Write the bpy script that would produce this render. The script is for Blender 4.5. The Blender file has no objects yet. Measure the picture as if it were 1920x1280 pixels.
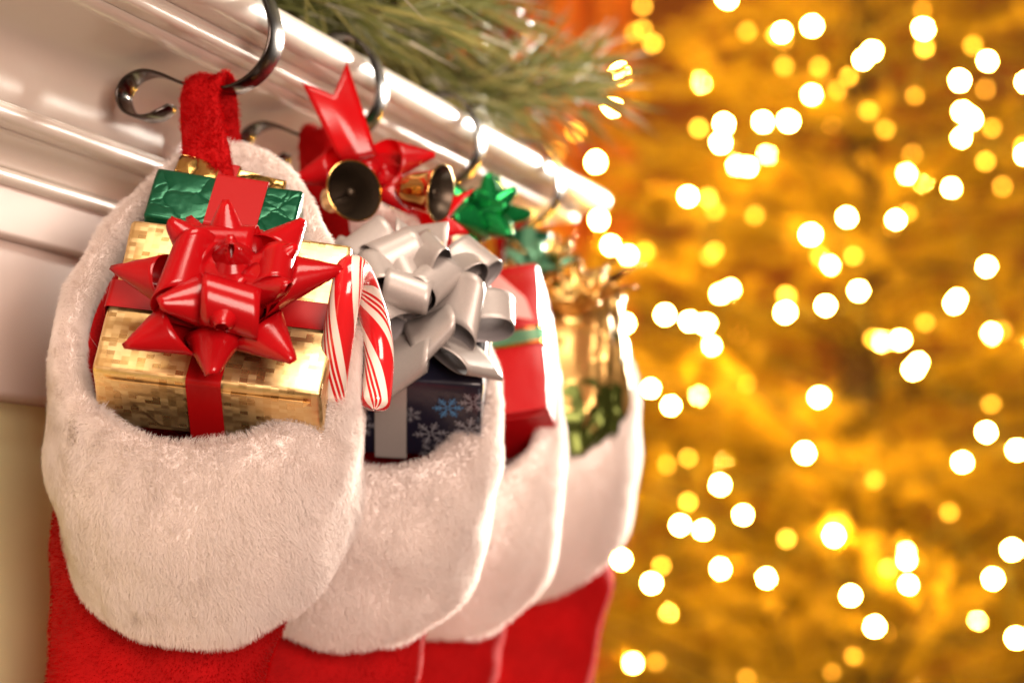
import bpy, bmesh, math, random
import numpy as np
from mathutils import Vector, Matrix

random.seed(7)
rng = np.random.default_rng(7)
S = bpy.context.scene
COL = S.collection

# ------------------------------------------------------------------ camera
F = 4533.3                      # focal length in pixels of the 1920 px wide photograph (85 mm)
HZ = 1040.0                     # row of the horizon
cam_d = bpy.data.cameras.new('camera')
cam = bpy.data.objects.new('camera', cam_d); COL.objects.link(cam)
cam.location = (0, 0, 0); cam.rotation_euler = (math.radians(90), 0, 0)
cam_d.lens = 85; cam_d.sensor_width = 36
cam_d.shift_y = (HZ - 640) / 1920
cam_d.clip_start = 0.02; cam_d.clip_end = 60
cam_d.dof.use_dof = True
cam_d.dof.focus_distance = 1.29
cam_d.dof.aperture_fstop = 5.7
cam_d.dof.aperture_blades = 0
S.camera = cam

# ------------------------------------------------------------------ render look
S.view_settings.view_transform = 'Standard'
S.view_settings.look = 'None'
S.view_settings.exposure = 0.27
S.view_settings.gamma = 1
S.view_settings.use_curve_mapping = False
S.render.engine = 'CYCLES'
S.cycles.use_denoising = True
S.cycles.max_bounces = 8
S.cycles.diffuse_bounces = 4
S.cycles.glossy_bounces = 4
S.cycles.transmission_bounces = 4
S.cycles.sample_clamp_indirect = 6
S.cycles.use_light_tree = True
S.cycles.caustics_reflective = False
S.cycles.caustics_refractive = False
try: S.cycles_curves.shape = 'RIBBONS'
except Exception: pass

# ------------------------------------------------------------------ world: dim warm room air
W = bpy.data.worlds.new('World'); S.world = W; W.use_nodes = True
bgn = W.node_tree.nodes['Background']
bgn.inputs[0].default_value = (1.0, 0.62, 0.42, 1); bgn.inputs[1].default_value = 0.10

# ------------------------------------------------------------------ lamps
def area(name, loc, target, size, power, color, sy=None, spread=180):
    d = bpy.data.lights.new(name, 'AREA'); d.energy = power; d.color = color
    d.size = size; d.spread = math.radians(spread)
    if sy: d.shape = 'RECTANGLE'; d.size_y = sy
    o = bpy.data.objects.new(name, d); COL.objects.link(o); o.location = loc
    o.rotation_euler = (Vector(target) - Vector(loc)).to_track_quat('-Z', 'Y').to_euler()
    return o
area('key_lamp', (1.22, 3.75, 0.72), (-0.05, 1.5, 0.05), 0.32, 310, (1.0, 0.90, 0.78))
area('overhead_softbox', (0.25, 0.55, 1.75), (-0.15, 1.4, 0.1), 0.9, 32, (1.0, 0.82, 0.68))
area('front_softbox', (0.75, -0.9, 0.35), (-0.2, 1.5, 0.1), 1.1, 70, (1.0, 0.76, 0.64))

# ------------------------------------------------------------------ geometry helpers
TH = math.atan(1382 / F)
M = Vector((math.sin(TH), math.cos(TH), 0))           # along the mantel, away from us
N = Vector((math.cos(TH), -math.sin(TH), 0))          # out of the wall
UP = Vector((0, 0, 1))
def P(u, v, Y): return Vector(((u - 960) / F * Y, Y, (HZ - v) / F * Y))

ROOT = {}                                             # world location of every Empty root
def thing(name, loc, label, cat, group=None):
    o = bpy.data.objects.new(name, None); COL.objects.link(o); o.location = loc
    o.empty_display_size = 0.02
    o['label'] = label; o['category'] = cat
    if group: o['group'] = group
    ROOT[o.name] = Vector(loc)
    return o
def root_of(p):
    while p.parent: p = p.parent
    return ROOT.get(p.name, Vector((0, 0, 0)))
def link(name, data, parent=None, mats=None, smooth=True):
    o = bpy.data.objects.new(name, data); COL.objects.link(o)
    if parent: o.parent = parent
    for m in (mats or []): data.materials.append(m)
    if smooth and hasattr(data, 'polygons'):
        data.polygons.foreach_set('use_smooth', [True] * len(data.polygons))
    return o
def mesh_obj(name, verts, faces, mats, parent=None, smooth=True, midx=None, uv=None):
    off = root_of(parent) if parent else Vector((0, 0, 0))
    me = bpy.data.meshes.new(name)
    me.from_pydata([tuple(Vector(v) - off) for v in verts], [], faces)
    if not isinstance(mats, (list, tuple)): mats = [mats]
    o = link(name, me, parent, mats, smooth)
    if midx: me.polygons.foreach_set('material_index', midx)
    if uv is not None:
        l = me.uv_layers.new(name='UVMap')
        for i, lp in enumerate(me.loops): l.data[i].uv = uv[lp.vertex_index]
    me.update()
    return o
def grid_faces(nu, nv, close_u=False, close_v=False):
    f = []
    for i in range(nu if close_u else nu - 1):
        for j in range(nv if close_v else nv - 1):
            a = i * nv + j; b = ((i + 1) % nu) * nv + j
            c = ((i + 1) % nu) * nv + (j + 1) % nv; d = i * nv + (j + 1) % nv
            f.append((a, b, c, d))
    return f
def spline(pts, n):
    """Catmull-Rom through pts, n samples"""
    pts = [Vector(p) for p in pts]
    e = [pts[0] * 2 - pts[1]] + pts + [pts[-1] * 2 - pts[-2]]
    out = []
    for k in range(n):
        t = k / (n - 1) * (len(pts) - 1); i = min(int(t), len(pts) - 2); t -= i
        p0, p1, p2, p3 = e[i], e[i + 1], e[i + 2], e[i + 3]
        out.append(0.5 * ((2 * p1) + (p2 - p0) * t + (2 * p0 - 5 * p1 + 4 * p2 - p3) * t * t + (3 * p1 - p0 - 3 * p2 + p3) * t ** 3))
    return out
def tube(path, rad, sides=10, caps=True):
    n = len(path); V = []; Fc = []; uv = []
    t0 = (path[1] - path[0]).normalized()
    up = Vector((0, 0, 1)) if abs(t0.z) < 0.9 else Vector((1, 0, 0))
    nr = (up - t0 * up.dot(t0)).normalized(); L = 0
    for i, p in enumerate(path):
        t = (path[min(i + 1, n - 1)] - path[max(i - 1, 0)]).normalized()
        nr = (nr - t * nr.dot(t)).normalized(); b = t.cross(nr)
        r = rad(i / (n - 1)) if callable(rad) else rad
        if i: L += (p - path[i - 1]).length
        for k in range(sides + 1):
            a = 2 * math.pi * k / sides
            V.append(p + (nr * math.cos(a) + b * math.sin(a)) * r); uv.append((k / sides, L))
    Fc = grid_faces(n, sides + 1)
    if caps:
        Fc.append(tuple(range(sides))[::-1]); o = (n - 1) * (sides + 1); Fc.append(tuple(range(o, o + sides)))
    return V, Fc, uv
def lathe(profile, origin, axis, seg=32):
    """profile [(r, h)], revolved about axis through origin"""
    axis = Vector(axis).normalized()
    a = axis.orthogonal().normalized(); b = axis.cross(a)
    V = []
    for r, h in profile:
        for k in range(seg):
            t = 2 * math.pi * k / seg
            V.append(Vector(origin) + axis * h + (a * math.cos(t) + b * math.sin(t)) * r)
    return V, grid_faces(len(profile), seg, close_v=True)
def snoise(p, freq, seed, octs=5):
    """smooth vector-sum-of-sines noise; p (n,3) array -> (n,) about -1..1"""
    r = np.random.default_rng(seed); out = np.zeros(len(p))
    for k in range(octs):
        d = r.normal(size=3); d *= freq * (0.6 + 0.9 * r.random()) / np.linalg.norm(d)
        out += np.sin(p @ d + r.random() * 6.28)
    return out / octs ** 0.5 / 0.9

# ------------------------------------------------------------------ material helpers
def new_mat(name):
    m = bpy.data.materials.new(name); m.use_nodes = True
    nt = m.node_tree; b = nt.nodes['Principled BSDF']
    return m, nt, b
def setin(b, **kw):
    for k, v in kw.items():
        k = k.replace('_', ' ')
        b.inputs[k].default_value = v if not isinstance(v, tuple) or len(v) != 3 else (*v, 1)
def pmat(name, color, rough=0.5, metal=0.0, bump=None, vary=None, **kw):
    """principled; bump=(scale, strength, distance); vary=(scale, amount) colour variation"""
    m, nt, b = new_mat(name)
    setin(b, Base_Color=color, Roughness=rough, Metallic=metal, **kw)
    tc = nt.nodes.new('ShaderNodeTexCoord')
    if bump:
        n = nt.nodes.new('ShaderNodeTexNoise'); n.inputs['Scale'].default_value = bump[0]; n.inputs['Detail'].default_value = 4
        nt.links.new(tc.outputs['Object'], n.inputs['Vector'])
        bp = nt.nodes.new('ShaderNodeBump'); bp.inputs['Strength'].default_value = bump[1]; bp.inputs['Distance'].default_value = bump[2]
        nt.links.new(n.outputs['Fac'], bp.inputs['Height']); nt.links.new(bp.outputs[0], b.inputs['Normal'])
    if vary:
        n = nt.nodes.new('ShaderNodeTexNoise'); n.inputs['Scale'].default_value = vary[0]; n.inputs['Detail'].default_value = 5
        nt.links.new(tc.outputs['Object'], n.inputs['Vector'])
        mp = nt.nodes.new('ShaderNodeMapRange'); mp.inputs['From Min'].default_value = 0.3; mp.inputs['From Max'].default_value = 0.7
        mp.inputs['To Min'].default_value = 1 - vary[1]; mp.inputs['To Max'].default_value = 1 + vary[1]
        nt.links.new(n.outputs['Fac'], mp.inputs['Value'])
        mx = nt.nodes.new('ShaderNodeVectorMath'); mx.operation = 'SCALE'; mx.inputs[0].default_value = color[:3]
        nt.links.new(mp.outputs[0], mx.inputs['Scale']); nt.links.new(mx.outputs[0], b.inputs['Base Color'])
    return m
def crinkle(m, scale, strength, dist, kind='voronoi'):
    nt = m.node_tree; b = nt.nodes['Principled BSDF']
    tc = nt.nodes.new('ShaderNodeTexCoord')
    n1 = nt.nodes.new('ShaderNodeTexNoise'); n1.inputs['Scale'].default_value = scale * 0.6; n1.inputs['Detail'].default_value = 3
    ad = nt.nodes.new('ShaderNodeVectorMath'); ad.operation = 'MULTIPLY_ADD'
    ad.inputs[1].default_value = (0.02,) * 3
    nt.links.new(tc.outputs['Object'], n1.inputs['Vector'])
    nt.links.new(n1.outputs['Color'], ad.inputs[0]); nt.links.new(tc.outputs['Object'], ad.inputs[2])
    v = nt.nodes.new('ShaderNodeTexVoronoi'); v.feature = 'DISTANCE_TO_EDGE'; v.inputs['Scale'].default_value = scale
    nt.links.new(ad.outputs[0], v.inputs['Vector'])
    pw = nt.nodes.new('ShaderNodeMath'); pw.operation = 'POWER'; pw.inputs[1].default_value = 0.4
    nt.links.new(v.outputs['Distance'], pw.inputs[0])
    bp = nt.nodes.new('ShaderNodeBump'); bp.inputs['Strength'].default_value = strength; bp.inputs['Distance'].default_value = dist
    nt.links.new(pw.outputs[0], bp.inputs['Height']); nt.links.new(bp.outputs[0], b.inputs['Normal'])
    return m

def fur_mat(name, color, trans, tmix=0.35, rough=0.45, spec=0.35):
    m, nt, b = new_mat(name)
    setin(b, Base_Color=color, Roughness=rough); b.inputs['Specular IOR Level'].default_value = spec
    t = nt.nodes.new('ShaderNodeBsdfTranslucent'); t.inputs[0].default_value = (*trans, 1)
    mx = nt.nodes.new('ShaderNodeMixShader'); mx.inputs[0].default_value = tmix
    nt.links.new(b.outputs[0], mx.inputs[1]); nt.links.new(t.outputs[0], mx.inputs[2])
    nt.links.new(mx.outputs[0], nt.nodes['Material Output'].inputs['Surface'])
    return m

MAT = {}
MAT['paint'] = pmat('white_gloss_paint', (0.71, 0.64, 0.555), 0.34, bump=(22, 0.16, 0.004), Coat_Weight=0.3)
MAT['paint'].node_tree.nodes['Principled BSDF'].inputs['Coat Roughness'].default_value = 0.12
MAT['satin'] = pmat('white_satin_paint', (0.66, 0.55, 0.49), 0.6, bump=(14, 0.12, 0.004), Specular_IOR_Level=0.15)
MAT['surround'] = pmat('cream_surround', (0.80, 0.80, 0.46), 0.55, bump=(60, 0.1, 0.002), vary=(6, 0.06))
MAT['fur'] = fur_mat('white_plush_fur', (0.86, 0.80, 0.76), (0.90, 0.80, 0.74))
MAT['furbase'] = pmat('white_plush_backing', (0.86, 0.79, 0.75), 0.9, bump=(900, 0.5, 0.002))
MAT['velvet'] = pmat('red_velvet', (0.36, 0.002, 0.003), 0.85, bump=(700, 0.5, 0.0012), vary=(30, 0.18), Specular_IOR_Level=0.15, Sheen_Weight=0.08, Sheen_Roughness=0.4)
MAT['velvet'].node_tree.nodes['Principled BSDF'].inputs['Sheen Tint'].default_value = (1.0, 0.15, 0.12, 1)
MAT['redfur'] = fur_mat('red_plush_fur', (0.42, 0.002, 0.003), (0.45, 0.003, 0.004), 0.25, 0.7, 0.02)
MAT['hook'] = pmat('dark_nickel', (0.085, 0.072, 0.065), 0.2, 1.0, bump=(900, 0.06, 0.0006))
MAT['redribbon'] = pmat('red_satin_ribbon', (0.31, 0.003, 0.004), 0.38, bump=(260, 0.06, 0.0006), Specular_IOR_Level=0.2)
MAT['redbow'] = pmat('red_gloss_ribbon', (0.44, 0.004, 0.007), 0.20, bump=(500, 0.05, 0.0005))
MAT['silverbow'] = pmat('pearl_silver_ribbon', (0.44, 0.40, 0.37), 0.38, 0.3, bump=(2200, 0.2, 0.0005), vary=(1500, 0.07))
MAT['silverback'] = pmat('grey_ribbon_reverse', (0.24, 0.22, 0.22), 0.5, 0.3)
MAT['green'] = crinkle(pmat('green_foil', (0.002, 0.085, 0.036), 0.28, 0.55), 60, 0.35, 0.004)
MAT['greenbow'] = pmat('green_metallic_ribbon', (0.01, 0.30, 0.07), 0.2, 0.75, bump=(80, 0.2, 0.003))
MAT['gold'] = pmat('gold_metal', (0.86, 0.52, 0.16), 0.13, 1.0)
MAT['goldfoil'] = crinkle(pmat('gold_foil_crinkled', (0.66, 0.40, 0.12), 0.22, 1.0), 45, 0.5, 0.006)
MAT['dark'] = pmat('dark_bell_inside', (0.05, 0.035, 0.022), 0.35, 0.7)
MAT['navy'] = pmat('navy_wrapping_paper', (0.010, 0.010, 0.022), 0.32, 0.0, bump=(70, 0.12, 0.003), Coat_Weight=0.4)
MAT['flake'] = pmat('silver_print', (0.36, 0.36, 0.40), 0.4, 0.3)
MAT['flakeblue'] = pmat('blue_print', (0.07, 0.28, 0.58), 0.4, 0.1)
MAT['redpaper'] = pmat('red_wrapping_paper', (0.36, 0.004, 0.006), 0.30, 0.0, bump=(40, 0.15, 0.004), Specular_IOR_Level=0.3)
MAT['pink'] = pmat('pink_print', (0.75, 0.28, 0.25), 0.4)
MAT['mint'] = pmat('mint_foil', (0.12, 0.34, 0.20), 0.3, 0.5)
def translucent(m, col, fac):
    nt = m.node_tree; b = nt.nodes['Principled BSDF']
    t = nt.nodes.new('ShaderNodeBsdfTranslucent'); t.inputs[0].default_value = (*col, 1)
    mx = nt.nodes.new('ShaderNodeMixShader'); mx.inputs[0].default_value = fac
    nt.links.new(b.outputs[0], mx.inputs[1]); nt.links.new(t.outputs[0], mx.inputs[2]); nt.links.new(mx.outputs[0], nt.nodes['Material Output'].inputs['Surface'])
translucent(MAT['redbow'], (0.75, 0.01, 0.015), 0.3)
MAT['bark'] = pmat('bark', (0.07, 0.04, 0.02), 0.9, bump=(60, 0.6, 0.01))
MAT['needle'] = pmat('garland_needle_green', (0.16, 0.18, 0.045), 0.5, vary=(30, 0.3))
MAT['needle2'] = pmat('garland_needle_pale', (0.36, 0.33, 0.10), 0.5)
MAT['frost'] = pmat('frosted_needle_tip', (0.55, 0.53, 0.42), 0.7)
MAT['treeneedle'] = pmat('tree_needle_gold_green', (0.40, 0.30, 0.03), 0.5, vary=(9, 0.45))
_nt = MAT['treeneedle'].node_tree; _b = _nt.nodes['Principled BSDF']
_t = _nt.nodes.new('ShaderNodeBsdfTranslucent'); _t.inputs[0].default_value = (0.48, 0.35, 0.03, 1)
_m = _nt.nodes.new('ShaderNodeMixShader'); _m.inputs[0].default_value = 0.4
_nt.links.new(_b.outputs[0], _m.inputs[1]); _nt.links.new(_t.outputs[0], _m.inputs[2]); _nt.links.new(_m.outputs[0], _nt.nodes['Material Output'].inputs['Surface'])
MAT['wire'] = pmat('green_wire', (0.02, 0.035, 0.012), 0.6)
MAT['backwall'] = pmat('terracotta_wall', (0.24, 0.085, 0.025), 0.8, vary=(1.5, 0.2))
MAT['curtain'] = pmat('orange_curtain', (0.62, 0.20, 0.04), 0.8, vary=(5, 0.15))

def bulb_mat(name, color, st):
    m, nt, b = new_mat(name)
    setin(b, Base_Color=(0.8, 0.6, 0.3)); b.inputs['Emission Color'].default_value = (*color, 1); b.inputs['Emission Strength'].default_value = st
    return m
MAT['bulb'] = bulb_mat('bulb_bright', (1.0, 0.49, 0.055), 1150)
MAT['bulb2'] = bulb_mat('bulb_medium', (1.0, 0.42, 0.03), 13)  # weaker emission imitates the shading of bulbs partly hidden by needles
MAT['bulb3'] = bulb_mat('bulb_dim', (1.0, 0.38, 0.015), 4.5)  # dimmest step, light lost among the needles put into the emission

# gold paper with pixel-like holographic squares
m, nt, b = new_mat('gold_pixel_paper'); MAT['goldpaper'] = m
setin(b, Metallic=0.92)
tc = nt.nodes.new('ShaderNodeTexCoord')
sn = nt.nodes.new('ShaderNodeVectorMath'); sn.operation = 'SNAP'; sn.inputs[1].default_value = (0.0042, 0.0028, 0.0028)
nt.links.new(tc.outputs['UV'], sn.inputs[0])
wn = nt.nodes.new('ShaderNodeTexWhiteNoise'); nt.links.new(sn.outputs[0], wn.inputs['Vector'])
n2 = nt.nodes.new('ShaderNodeTexNoise'); n2.inputs['Scale'].default_value = 70; n2.inputs['Detail'].default_value = 2
nt.links.new(sn.outputs[0], n2.inputs['Vector'])
cr = nt.nodes.new('ShaderNodeValToRGB')
cr.color_ramp.elements[0].position = 0.26; cr.color_ramp.elements[0].color = (0.80, 0.49, 0.17, 1)
cr.color_ramp.elements[1].position = 0.72; cr.color_ramp.elements[1].color = (0.96, 0.72, 0.36, 1)
mxv = nt.nodes.new('ShaderNodeMix'); mxv.data_type = 'FLOAT'; mxv.inputs[0].default_value = 0.30
nt.links.new(n2.outputs['Fac'], mxv.inputs[2]); nt.links.new(wn.outputs['Value'], mxv.inputs[3])
nt.links.new(mxv.outputs[0], cr.inputs[0]); nt.links.new(cr.outputs[0], b.inputs['Base Color'])
mr = nt.nodes.new('ShaderNodeMapRange'); mr.inputs['To Min'].default_value = 0.24; mr.inputs['To Max'].default_value = 0.50
nt.links.new(wn.outputs['Value'], mr.inputs['Value']); nt.links.new(mr.outputs[0], b.inputs['Roughness'])
nz = nt.nodes.new('ShaderNodeTexNoise'); nz.inputs['Scale'].default_value = 45; nt.links.new(tc.outputs['UV'], nz.inputs['Vector'])
bp = nt.nodes.new('ShaderNodeBump'); bp.inputs['Strength'].default_value = 0.25; bp.inputs['Distance'].default_value = 0.003
nt.links.new(nz.outputs['Fac'], bp.inputs['Height']); nt.links.new(bp.outputs[0], b.inputs['Normal'])

# candy stripes: UV.x = turn round the stick, UV.y = metres along it
m, nt, b = new_mat('candy_stripes'); MAT['candy'] = m
setin(b, Roughness=0.14, Coat_Weight=0.6, Subsurface_Weight=0.15, Subsurface_Scale=0.003)
b.inputs['Coat Roughness'].default_value = 0.06
tc = nt.nodes.new('ShaderNodeTexCoord'); sp = nt.nodes.new('ShaderNodeSeparateXYZ'); nt.links.new(tc.outputs['UV'], sp.inputs[0])
ma = nt.nodes.new('ShaderNodeMath'); ma.operation = 'MULTIPLY_ADD'; ma.inputs[1].default_value = 14.0
nt.links.new(sp.outputs['Y'], ma.inputs[0])
mu = nt.nodes.new('ShaderNodeMath'); mu.operation = 'MULTIPLY'; mu.inputs[1].default_value = 2.0
nt.links.new(sp.outputs['X'], mu.inputs[0]); nt.links.new(mu.outputs[0], ma.inputs[2])
fr = nt.nodes.new('ShaderNodeMath'); fr.operation = 'FRACT'; nt.links.new(ma.outputs[0], fr.inputs[0])
cr = nt.nodes.new('ShaderNodeValToRGB'); cr.color_ramp.interpolation = 'CONSTANT'
red, whi = (0.62, 0.012, 0.016, 1), (0.86, 0.74, 0.64, 1)
els = [(0.0, red), (0.40, whi), (0.58, red), (0.64, whi), (0.68, red), (0.74, whi), (0.78, red), (0.84, whi)]
cr.color_ramp.elements[0].position = 0; cr.color_ramp.elements[0].color = red
cr.color_ramp.elements[1].position = 0.40; cr.color_ramp.elements[1].color = whi
for p_, c_ in els[2:]:
    e = cr.color_ramp.elements.new(p_); e.color = c_
nt.links.new(fr.outputs[0], cr.inputs[0]); nt.links.new(cr.outputs[0], b.inputs['Base Color'])

# ------------------------------------------------------------------ fur
def fur(name, V, faces, count, length, rad, mat, parent, seed, comb=(0, 0, -1), comb_w=0.5, spread=0.35, clump=0.35, cell=0.005, mask=None):
    r = np.random.default_rng(seed)
    V = np.array([tuple(v) for v in V]); T = []
    for f in faces:
        T.append((f[0], f[1], f[2]))
        if len(f) == 4: T.append((f[0], f[2], f[3]))
    T = np.array(T)
    a, b_, c = V[T[:, 0]], V[T[:, 1]], V[T[:, 2]]
    cn = np.cross(b_ - a, c - a); ar = np.linalg.norm(cn, axis=1)
    vn = np.zeros_like(V)
    for k in range(3): np.add.at(vn, T[:, k], cn)
    vn /= np.linalg.norm(vn, axis=1, keepdims=True) + 1e-12
    w = ar.copy()
    if mask is not None: w *= mask[T].mean(axis=1)
    idx = r.choice(len(T), size=count, p=w / w.sum())
    u = r.random(count); v = r.random(count); s = u + v > 1; u[s] = 1 - u[s]; v[s] = 1 - v[s]
    bary = np.stack([1 - u - v, u, v], 1)
    p = (V[T[idx]] * bary[:, :, None]).sum(1)
    n = (vn[T[idx]] * bary[:, :, None]).sum(1); n /= np.linalg.norm(n, axis=1, keepdims=True)
    sw = np.stack([snoise(p, 70, seed + 1 + k) for k in range(3)], 1) * 0.20 + np.stack([snoise(p, 420, seed + 5 + k) for k in range(3)], 1) * 0.30
    rnd = r.normal(size=(count, 3)) * spread
    side = np.array(comb) * comb_w + sw + rnd
    side -= n * (side * n).sum(1, keepdims=True)
    L = length * (0.65 + 0.55 * r.random(count)) * (1 + 0.18 * snoise(p, 140, seed + 11))
    d1 = n + side * 0.45; d1 /= np.linalg.norm(d1, axis=1, keepdims=True)
    d2 = n * 0.65 + side * 1.1; d2 /= np.linalg.norm(d2, axis=1, keepdims=True)
    p1 = p + d1 * (L * 0.5)[:, None]; p2 = p1 + d2 * (L * 0.5)[:, None]
    # clumping: pull the tips towards a common point of their cell
    key = np.floor(p / cell + 0.25 * np.stack([snoise(p, 400, seed + 20 + k) for k in range(3)], 1)).astype(np.int64)
    h = (key[:, 0] * 73856093 ^ key[:, 1] * 19349663 ^ key[:, 2] * 83492791) % 1000003
    order = np.unique(h, return_inverse=True)[1]
    cnt = np.bincount(order).astype(float)
    for arr, k in ((p1, 0.35), (p2, 1.0)):
        mean = np.stack([np.bincount(order, arr[:, j]) / cnt for j in range(3)], 1)
        arr += (mean[order] - arr) * (clump * k * r.random(count))[:, None]
    off = np.array(root_of(parent))
    pos = np.stack([p - n * 0.0008, p1, p2], 1).reshape(-1, 3) - off
    hc = bpy.data.hair_curves.new(name)
    hc.add_curves([3] * count)
    hc.attributes['position'].data.foreach_set('vector', pos.astype(np.float32).ravel())
    ra = hc.attributes.get('radius') or hc.attributes.new('radius', 'FLOAT', 'POINT')
    ra.data.foreach_set('value', np.tile(np.array([rad, rad * 0.8, rad * 0.15], dtype=np.float32), count))
    hc.materials.append(mat)
    o = bpy.data.objects.new(name, hc); COL.objects.link(o); o.parent = parent
    return o

# ================================================================== THE SETTING
# mantel: (n, z) profiles; n = 0 is the outermost point of the hooks, nose just inside it
NB = P(520, 60, 1.40); NB.z = 0
Y_END = 2.175
E = NB + M * ((Y_END - NB.y) / M.y)
T0 = NB + M * (-0.95)
def sweep(name, prof, parent, mat, closed=False, ret=0.26):
    """sweep an (n,z) profile along the mantel and mitre it round the far end"""
    rows = [[], [], []]
    for n, z in prof:
        rows[0].append(T0 + N * n + UP * z)
        rows[1].append(E + N * n + M * n + UP * z)
        rows[2].append(E - N * ret + M * n + UP * z)
    # subdivide the long run
    L = []
    k = 14
    for i in range(k): L.append([a.lerp(b_, i / k) for a, b_ in zip(rows[0], rows[1])])
    L.append(rows[1]); L.append(rows[2])
    V = [p for r_ in L for p in r_]
    return mesh_obj(name, V, grid_faces(len(L), len(prof), close_v=closed), mat, parent)
def arc(cx, cz, rx, rz, a0, a1, n=8):
    return [(cx + rx * math.cos(math.radians(a0 + (a1 - a0) * i / (n - 1))), cz + rz * math.sin(math.radians(a0 + (a1 - a0) * i / (n - 1)))) for i in range(n)]

mantel = thing('mantelpiece', T0.lerp(E, 0.5), 'white glossy mantelpiece with stepped mouldings and rounded shelf edge', 'mantel')
o = sweep('shelf', [(-0.205, 0.327)] + [(-0.0225 - 0.0 , 0.327)] + arc(-0.0205, 0.3165, 0.0105, 0.0105, 88, -88, 12) + [(-0.0225, 0.306), (-0.037, 0.3055)], mantel, MAT['paint'])
sweep('fillet', [(-0.033, 0.3054), (-0.0335, 0.3035)] + arc(-0.0365, 0.2995, 0.003, 0.0035, 75, -75, 6) + [(-0.0375, 0.2955), (-0.046, 0.2953)], mantel, MAT['paint'])
sweep('crown_moulding', [(-0.0462, 0.2952)] + [(-0.046 - 0.074 * math.sin(t) ** 0.55, 0.2945 - 0.046 * (1 - math.cos(t) ** 0.55)) for t in [i / 15 * math.pi / 2 for i in range(16)]] + [(-0.1205, 0.2483)], mantel, MAT['paint'])
sweep('bead', [(n_ - 0.010, z_) for n_, z_ in [(-0.104, 0.2482), (-0.1035, 0.2475)] + arc(-0.1075, 0.243, 0.005, 0.005, 80, -80, 8) + [(-0.1085, 0.2378), (-0.116, 0.2377)]], mantel, MAT['paint'])
sweep('cove', [(n_ - 0.010, z_) for n_, z_ in [(-0.1155, 0.2376)] + [(-0.115 - 0.019 * math.sin(t), 0.2375 - 0.0165 * (1 - math.cos(t))) for t in [i / 9 * math.pi / 2 for i in range(10)]] + arc(-0.1355, 0.2175, 0.0045, 0.0045, 80, -80, 7) + [(-0.1375, 0.2128)]], mantel, MAT['paint'])
sweep('fascia', [(n_ - 0.010, z_) for n_, z_ in [(-0.1377, 0.2128), (-0.1377, 0.187), (-0.1385, 0.1845), (-0.150, 0.184)]], mantel, MAT['satin'])
sweep('frieze', [(n_ - 0.010, z_) for n_, z_ in [(-0.1475, 0.1838), (-0.1475, 0.096), (-0.149, 0.0925), (-0.175, 0.092)]], mantel, MAT['satin'])

# chimney breast with cream surround below the mantel
def slab(name, n0, z0, z1, mat):
    a0, a1 = T0 + N * n0, E + N * n0 + M * n0
    b1, b0 = E - N * 0.9 + M * n0, T0 - N * 0.9
    V = [q + UP * z for z in (z0, z1) for q in (a0, a1, b1, b0)]
    o = mesh_obj(name, V, [(0, 1, 5, 4), (1, 2, 6, 5), (2, 3, 7, 6), (4, 5, 6, 7), (3, 2, 1, 0)], mat, smooth=False)
    o['kind'] = 'structure'; return o
slab('chimney_surround', -0.178, -0.75, 0.0918, MAT['surround'])
slab('chimney_wall', -0.203, 0.0920, 1.3, MAT['backwall'])

# far wall behind the tree
bw = mesh_obj('back_wall', [(-3.2, 7.2, -1.3), (4.2, 7.2, -1.3), (4.2, 7.2, 3.2), (-3.2, 7.2, 3.2), (-3.2, 7.3, -1.3), (4.2, 7.3, -1.3), (4.2, 7.3, 3.2), (-3.2, 7.3, 3.2)],
              [(0, 1, 2, 3), (5, 4, 7, 6), (0, 3, 7, 4), (1, 5, 6, 2), (3, 2, 6, 7), (0, 4, 5, 1)], MAT['backwall'], smooth=False)
bw['kind'] = 'structure'
cu = thing('curtain', (0.0, 7.0, -1.2), 'orange curtain hanging in folds behind the garland', 'curtain')
V = []
for j in range(2):
    for i in range(90):
        x = -0.75 + i * 0.0125
        V.append((x, 7.05 + 0.05 * math.sin(x * 42) + 0.02 * math.sin(x * 93 + 1), (-1.2, 3.1)[j]))
for j in range(2):
    for i in range(90):
        q = V[j * 90 + i]; V.append((q[0], q[1] + 0.006, q[2]))
fc = []
for i in range(89):
    fc.append((i, i + 1, 91 + i, 90 + i)); fc.append((181 + i, 180 + i, 270 + i, 271 + i))
fc += [(0, 90, 270, 180), (89, 269, 359, 179)]
fc[-1] = (89, 269, 359, 179)
mesh_obj('fabric', V, fc, MAT['curtain'], cu)
V, f, _ = tube([Vector((-0.8, 7.06, 3.12)), Vector((0.4, 7.06, 3.12))], 0.015, 8); mesh_obj('curtain_rod', V, f, MAT['bark'], cu)

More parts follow.
